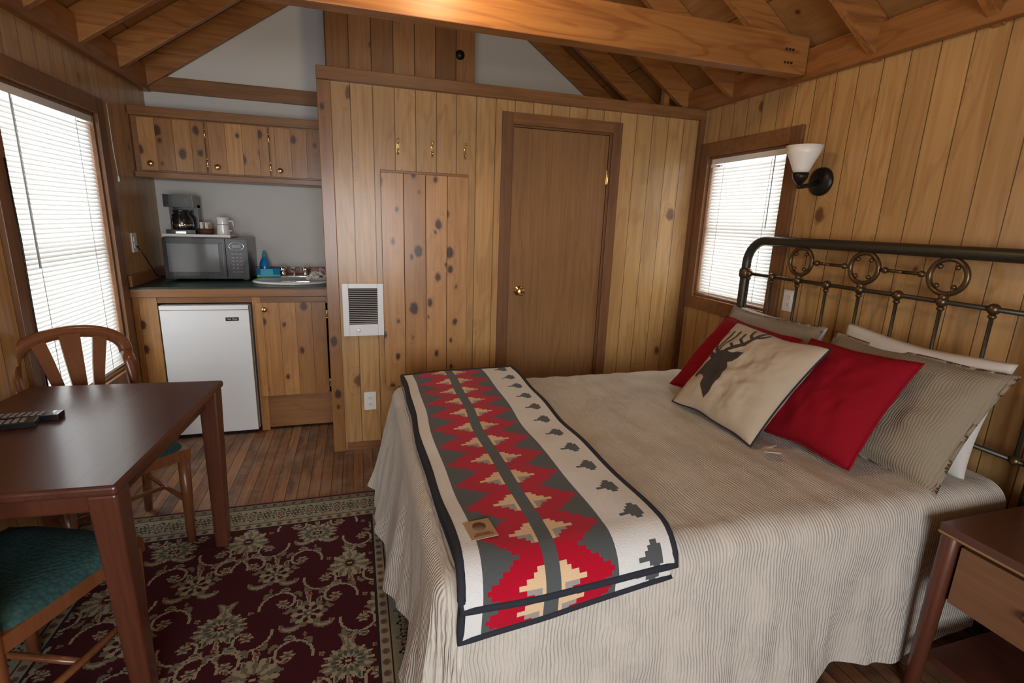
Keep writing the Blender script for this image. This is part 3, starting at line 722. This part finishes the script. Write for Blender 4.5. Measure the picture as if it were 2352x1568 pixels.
# ------------------------------------------------------------------ chairs
def chair(x,y,rot):
    E=empty("dining_chair",(x,y,.0105),math.radians(rot))
    m=MB(); n=24; vs=[];fs=[]
    def pt(u,v,top):
        wv=.225-.03*(v+1)/2
        k=(abs(u)**5+abs(v)**5)**.2; mx=max(abs(u),abs(v)); sc=mx/k if k>0 else 1
        x_,y_=u*sc*wv,v*sc*.215
        z=.445+(.042*(1-mx**5)**.6 if top else 0)
        return (x_,y_,z)
    for j in range(n+1):
        for i in range(n+1): vs.append(pt(i/n*2-1,j/n*2-1,True))
    for j in range(n):
        for i in range(n): q=j*(n+1)+i; fs.append((q,q+1,q+n+2,q+n+1))
    m.add(vs,fs,gfab,None,True); m.obj("seat_cushion",parent=E)
    m=MB()
    m.ext([(-.222,-.212,.40),(.222,-.212,.40),(.195,.21,.40),(-.195,.21,.40)],(0,0,.046),chairw)
    for s in (-1,1):
        m.tube([(s*.195,-.185,.0),(s*.197,-.187,.2),(s*.2,-.19,.42)],[.017,.021,.024],chairw,10)
        m.tube([(s*.185,.25,0),(s*.182,.205,.2),(s*.18,.195,.44),(s*.187,.215,.60),(s*.196,.25,.75),(s*.190,.27,.80)],[.017,.02,.022,.023,.024,.024],chairw,10)
        m.tube([(s*.195,-.185,.20),(s*.182,.205,.20)],.011,chairw,8)
    m.tube([(-.19,.01,.20),(.19,.01,.20)],.010,chairw,8)
    pts=[]
    for k in range(25):
        t=math.pi*k/24; pts.append((.192*math.cos(t),.27+.012*math.sin(t),.795+.12*math.sin(t)**.85))
    m.tube(pts,.027,chairw,12,ry=.014,up=(0,1,0))
    m.tube([(-.182,.205,.53),(.182,.205,.53)],.022,chairw,10,ry=.012,up=(0,1,0))
    for xb,xt,wb,wt in ((0,0,.018,.036),(-.05,-.105,.014,.026),(.05,.105,.014,.026)):
        N=8
        for k in range(N):
            a0,a1=k/N,(k+1)/N
            def q(t):
                zt_=.91 if xb==0 else .885
                return xb+(xt-xb)*t**1.4, .207+.07*t, .53+(zt_-.53)*t, wb+(wt-wb)*t
            x0,y0,z0,w0=q(a0);x1,y1,z1,w1=q(a1)
            m.add([(x0-w0,y0-.007,z0),(x0+w0,y0-.007,z0),(x1+w1,y1-.007,z1),(x1-w1,y1-.007,z1),(x0-w0,y0+.007,z0),(x0+w0,y0+.007,z0),(x1+w1,y1+.007,z1),(x1-w1,y1+.007,z1)],
              [(0,1,2,3),(7,6,5,4),(0,3,7,4),(1,5,6,2)],chairw)
    m.obj("frame",parent=E)
chair(-1.012,2.335,38)
chair(-.945,1.53,159)

# ------------------------------------------------------------------ rug
RX0,RX1,RY0,RY1=-1.27,.26,.2,2.57
res=.005; nx=int((RX1-RX0)/res); ny=int((RY1-RY0)/res)
Xg,Yg=np.meshgrid((np.arange(nx)+.5)*res,(np.arange(ny)+.5)*res)
W,Hh=RX1-RX0,RY1-RY0
C=np.zeros((ny,nx,3)); FR=np.array((.058,.0085,.0125)); BG=np.array((.34,.29,.20)); OL=np.array((.075,.082,.058)); DK=np.array((.022,.018,.018)); PK=np.array((.19,.08,.055)); MG=np.array((.17,.148,.10))
C[:]=FR
de=np.minimum(np.minimum(Xg,W-Xg),np.minimum(Yg,Hh-Yg))
def win(cx,cy,r):
    return max(0,int((cy-r)/res)),min(ny,int((cy+r)/res)+1),max(0,int((cx-r)/res)),min(nx,int((cx+r)/res)+1)
def flower(cx,cy,Rr,pal,pet=8,ph=0,sx=1,sy=1,clip=None):
    a,b,c,d=win(cx,cy,Rr*max(sx,sy)*1.1)
    if b<=a or d<=c: return
    dx=(Xg[a:b,c:d]-cx)/sx;dy=(Yg[a:b,c:d]-cy)/sy; r=np.hypot(dx,dy); th=np.arctan2(dy,dx)+ph
    for k,(f,cc) in enumerate(zip((1,.86,.66,.47,.30,.14),pal)):
        msk=r<Rr*f*(.82+.18*np.cos(pet*th+(k%2)*math.pi))
        if clip is not None: msk=msk&clip[a:b,c:d]
        C[a:b,c:d][msk]=cc
def stroke(pts,w,c,clip=None):
    N=len(pts)-1
    for q,((x0,y0),(x1,y1)) in enumerate(zip(pts,pts[1:])):
        ww=w if not isinstance(w,tuple) else w[0]+(w[1]-w[0])*math.sin(math.pi*(q+.5)/N)
        ix0=max(0,int((min(x0,x1)-ww)/res)-1);ix1=min(nx,int((max(x0,x1)+ww)/res)+2);iy0=max(0,int((min(y0,y1)-ww)/res)-1);iy1=min(ny,int((max(y0,y1)+ww)/res)+2)
        if ix1<=ix0 or iy1<=iy0: continue
        X_=Xg[iy0:iy1,ix0:ix1];Y_=Yg[iy0:iy1,ix0:ix1]; dx,dy=x1-x0,y1-y0
        t=np.clip(((X_-x0)*dx+(Y_-y0)*dy)/(dx*dx+dy*dy+1e-12),0,1); msk=np.hypot(X_-x0-t*dx,Y_-y0-t*dy)<ww
        if clip is not None: msk&=clip[iy0:iy1,ix0:ix1]
        C[iy0:iy1,ix0:ix1][msk]=c
field=de>.235
cx0=W/2
def leaf(x,y,an,L,w,c1,c2,curl=.9):
    pts=[];a=an;px,py=x,y
    for q in range(9): pts.append((px,py)); px+=L/8*math.cos(a);py+=L/8*math.sin(a);a+=curl/8*2
    stroke(pts,(.002,w),c1,field)
    if c2 is not None: stroke(pts[1:-1],(.001,w*.4),c2,field)
def arc(cx,cy,r0,r1,a0,a1,w,c,N=22):
    stroke([(cx+(r0+(r1-r0)*q/N)*math.cos(a0+(a1-a0)*q/N),cy+(r0+(r1-r0)*q/N)*math.sin(a0+(a1-a0)*q/N)) for q in range(N+1)],w,c,field)
rows=int(Hh/.2)+2
for r_ in range(rows):
    cy=Hh-.33-r_*.255
    for k in range(0,4):
        for mir in (-1,1):
            cx=cx0+mir*(k*.29+(.145 if r_%2 else 0))
            if k==0 and not r_%2 and mir<0: continue
            h=1 if (r_+k)%2 else -1
            for s in (-1,1):
                ccx,ccy=cx+s*.095,cy+h*.072
                arc(ccx,ccy,.082,.022,math.pi/2*(1-s)+h*s*-.2,math.pi/2*(1-s)+h*s*4.6,.0045,BG)
                for q in range(5):
                    an=math.pi/2*(1-s)+h*s*(.5+q*.85); rr=.074-.008*q
                    leaf(ccx+rr*math.cos(an),ccy+rr*math.sin(an),an+.6*h*s,.042,.009,BG if q%2 else MG,OL if q%2 else None,h*s*1.2)
                flower(ccx,ccy,.023,(BG,PK,BG,OL),6,clip=field)
                leaf(cx+s*.02,cy-h*.05,-h*math.pi/2+s*.7,.085,.014,MG,BG,s*h*1.0)
            leaf(cx,cy+h*.05,h*math.pi/2,.07,.009,BG,PK,.3)
for r_ in range(rows):
    cy=Hh-.33-r_*.255
    for k in range(0,4):
        for mir in (-1,1):
            cx=cx0+mir*(k*.29+(.145 if r_%2 else 0))
            t=(r_*2+k)%3
            if t==0: flower(cx,cy,.082,(BG,MG,BG,MG,FR,BG),10,clip=field,sy=1.05)
            elif t==1: flower(cx,cy,.070,(BG,MG,OL,BG,FR,BG),14,clip=field,sx=1.25)
            else: flower(cx,cy,.068,(MG,BG,FR,BG,OL,BG),7,clip=field)
            for an in range(6): flower(cx+.10*math.cos(an*1.047+.5),cy+.10*math.sin(an*1.047+.5),.010,(BG,PK),5,clip=field)
def band(a,b,c): C[(de>=a)&(de<b)]=c
band(0,.016,FR);band(.016,.05,MG);band(.05,.055,DK);band(.055,.185,BG*.72+OL*.28);band(.185,.19,DK);band(.19,.226,BG*.9);band(.226,.235,DK)
near=(np.minimum(Xg,W-Xg)<np.minimum(Yg,Hh-Yg))
tt=np.where(near,Yg,Xg)
ph=np.mod(tt,.045)-.0225
C[(np.hypot(ph,de-.033)<.010)]=FR; C[(np.hypot(ph,de-.033)<.004)]=BG; C[(np.hypot(ph,de-.208)<.013)]=PK; C[(np.hypot(ph,de-.208)<.007)]=OL
inb=(de>.056)&(de<.184)
for kk,(fr_,am,c_) in enumerate(((.13,.035,DK),(.13,-.035,OL),(.065,.045,BG))):
    C[(np.abs(de-.12-am*np.sin(tt*2*math.pi/fr_))<(.0042 if kk<2 else .003))&inb]=c_
for off,pal,Rr in ((.03,(OL,BG,FR,OL,BG),.05),(.095,(DK,BG,MG,PK,BG),.046),(.0625,(BG,OL,BG,FR,BG),.018)):
    pr=.13 if Rr>.03 else .065
    ph=np.mod(tt-off+pr/2,pr)-pr/2; dd=de-.12; r=np.hypot(ph,dd); th=np.arctan2(dd,ph)
    for k,(f,c) in enumerate(zip((1,.84,.62,.42,.2),pal)):
        C[(r<Rr*f*(.8+.2*np.cos(8*th)))&inb]=c
rugm=vcol("rug_pile",1.0,.03,400,.5)
gridobj("area_rug",nx,ny,lambda u,v:(RX0+u*nx*res,RY0+v*ny*res,.009),lambda a,b:C,rugm,smooth=False)
MB().box(RX0,RX1-.001,RY0,RY1-.001,.001,.0085,plain("rug_backing",(.06,.01,.015),.9)).obj("rug_edge").parent=bpy.data.objects["area_rug"]

# ------------------------------------------------------------------ lights
def area(name,loc,rot,sx,sy,pw,col):
    l=bpy.data.lights.new(name,'AREA'); l.shape='RECTANGLE'; l.size=sx;l.size_y=sy;l.energy=pw;l.color=col
    o=bpy.data.objects.new(name,l);COL.objects.link(o);o.location=loc;o.rotation_euler=[math.radians(a) for a in rot]; return o
area("daylight_window_1",(XL-.35,2.99,1.3),(0,-90,0),1.7,1.1,72,(.92,.97,1))
area("daylight_window_2",(XR+.35,2.68,1.5),(0,90,0),1.2,.9,36,(.95,.98,1))
area("fill_light_front",(-.15,YF-.25,1.22),(90,0,0),1.6,1.3,84,(.94,.97,1.0))  # added fill light behind the camera, tinted like daylight
m=MB().lathe([(.001,0),(.05,.01),(.09,.05),(.10,.09),(.08,.14),(.03,.17),(.001,.17)],lampm,T3(.45,1.75,2.62)).tube([(.45,1.75,2.79),(.45,1.75,3.4)],.012,brass,8).tube([(.45,1.75,2.62),(.45,1.75,2.35)],.0015,brass,5); m.obj("ceiling_lamp")
l=bpy.data.lights.new("ceiling_bulb",'POINT'); l.energy=20;l.color=(1,.72,.40);l.shadow_soft_size=.10
o=bpy.data.objects.new("ceiling_bulb",l);COL.objects.link(o);o.location=(.38,1.88,2.47)
w=bpy.data.worlds.new("world"); SC.world=w; w.use_nodes=True
w.node_tree.nodes["Background"].inputs[0].default_value=(.85,.92,1,1); w.node_tree.nodes["Background"].inputs[1].default_value=1.0
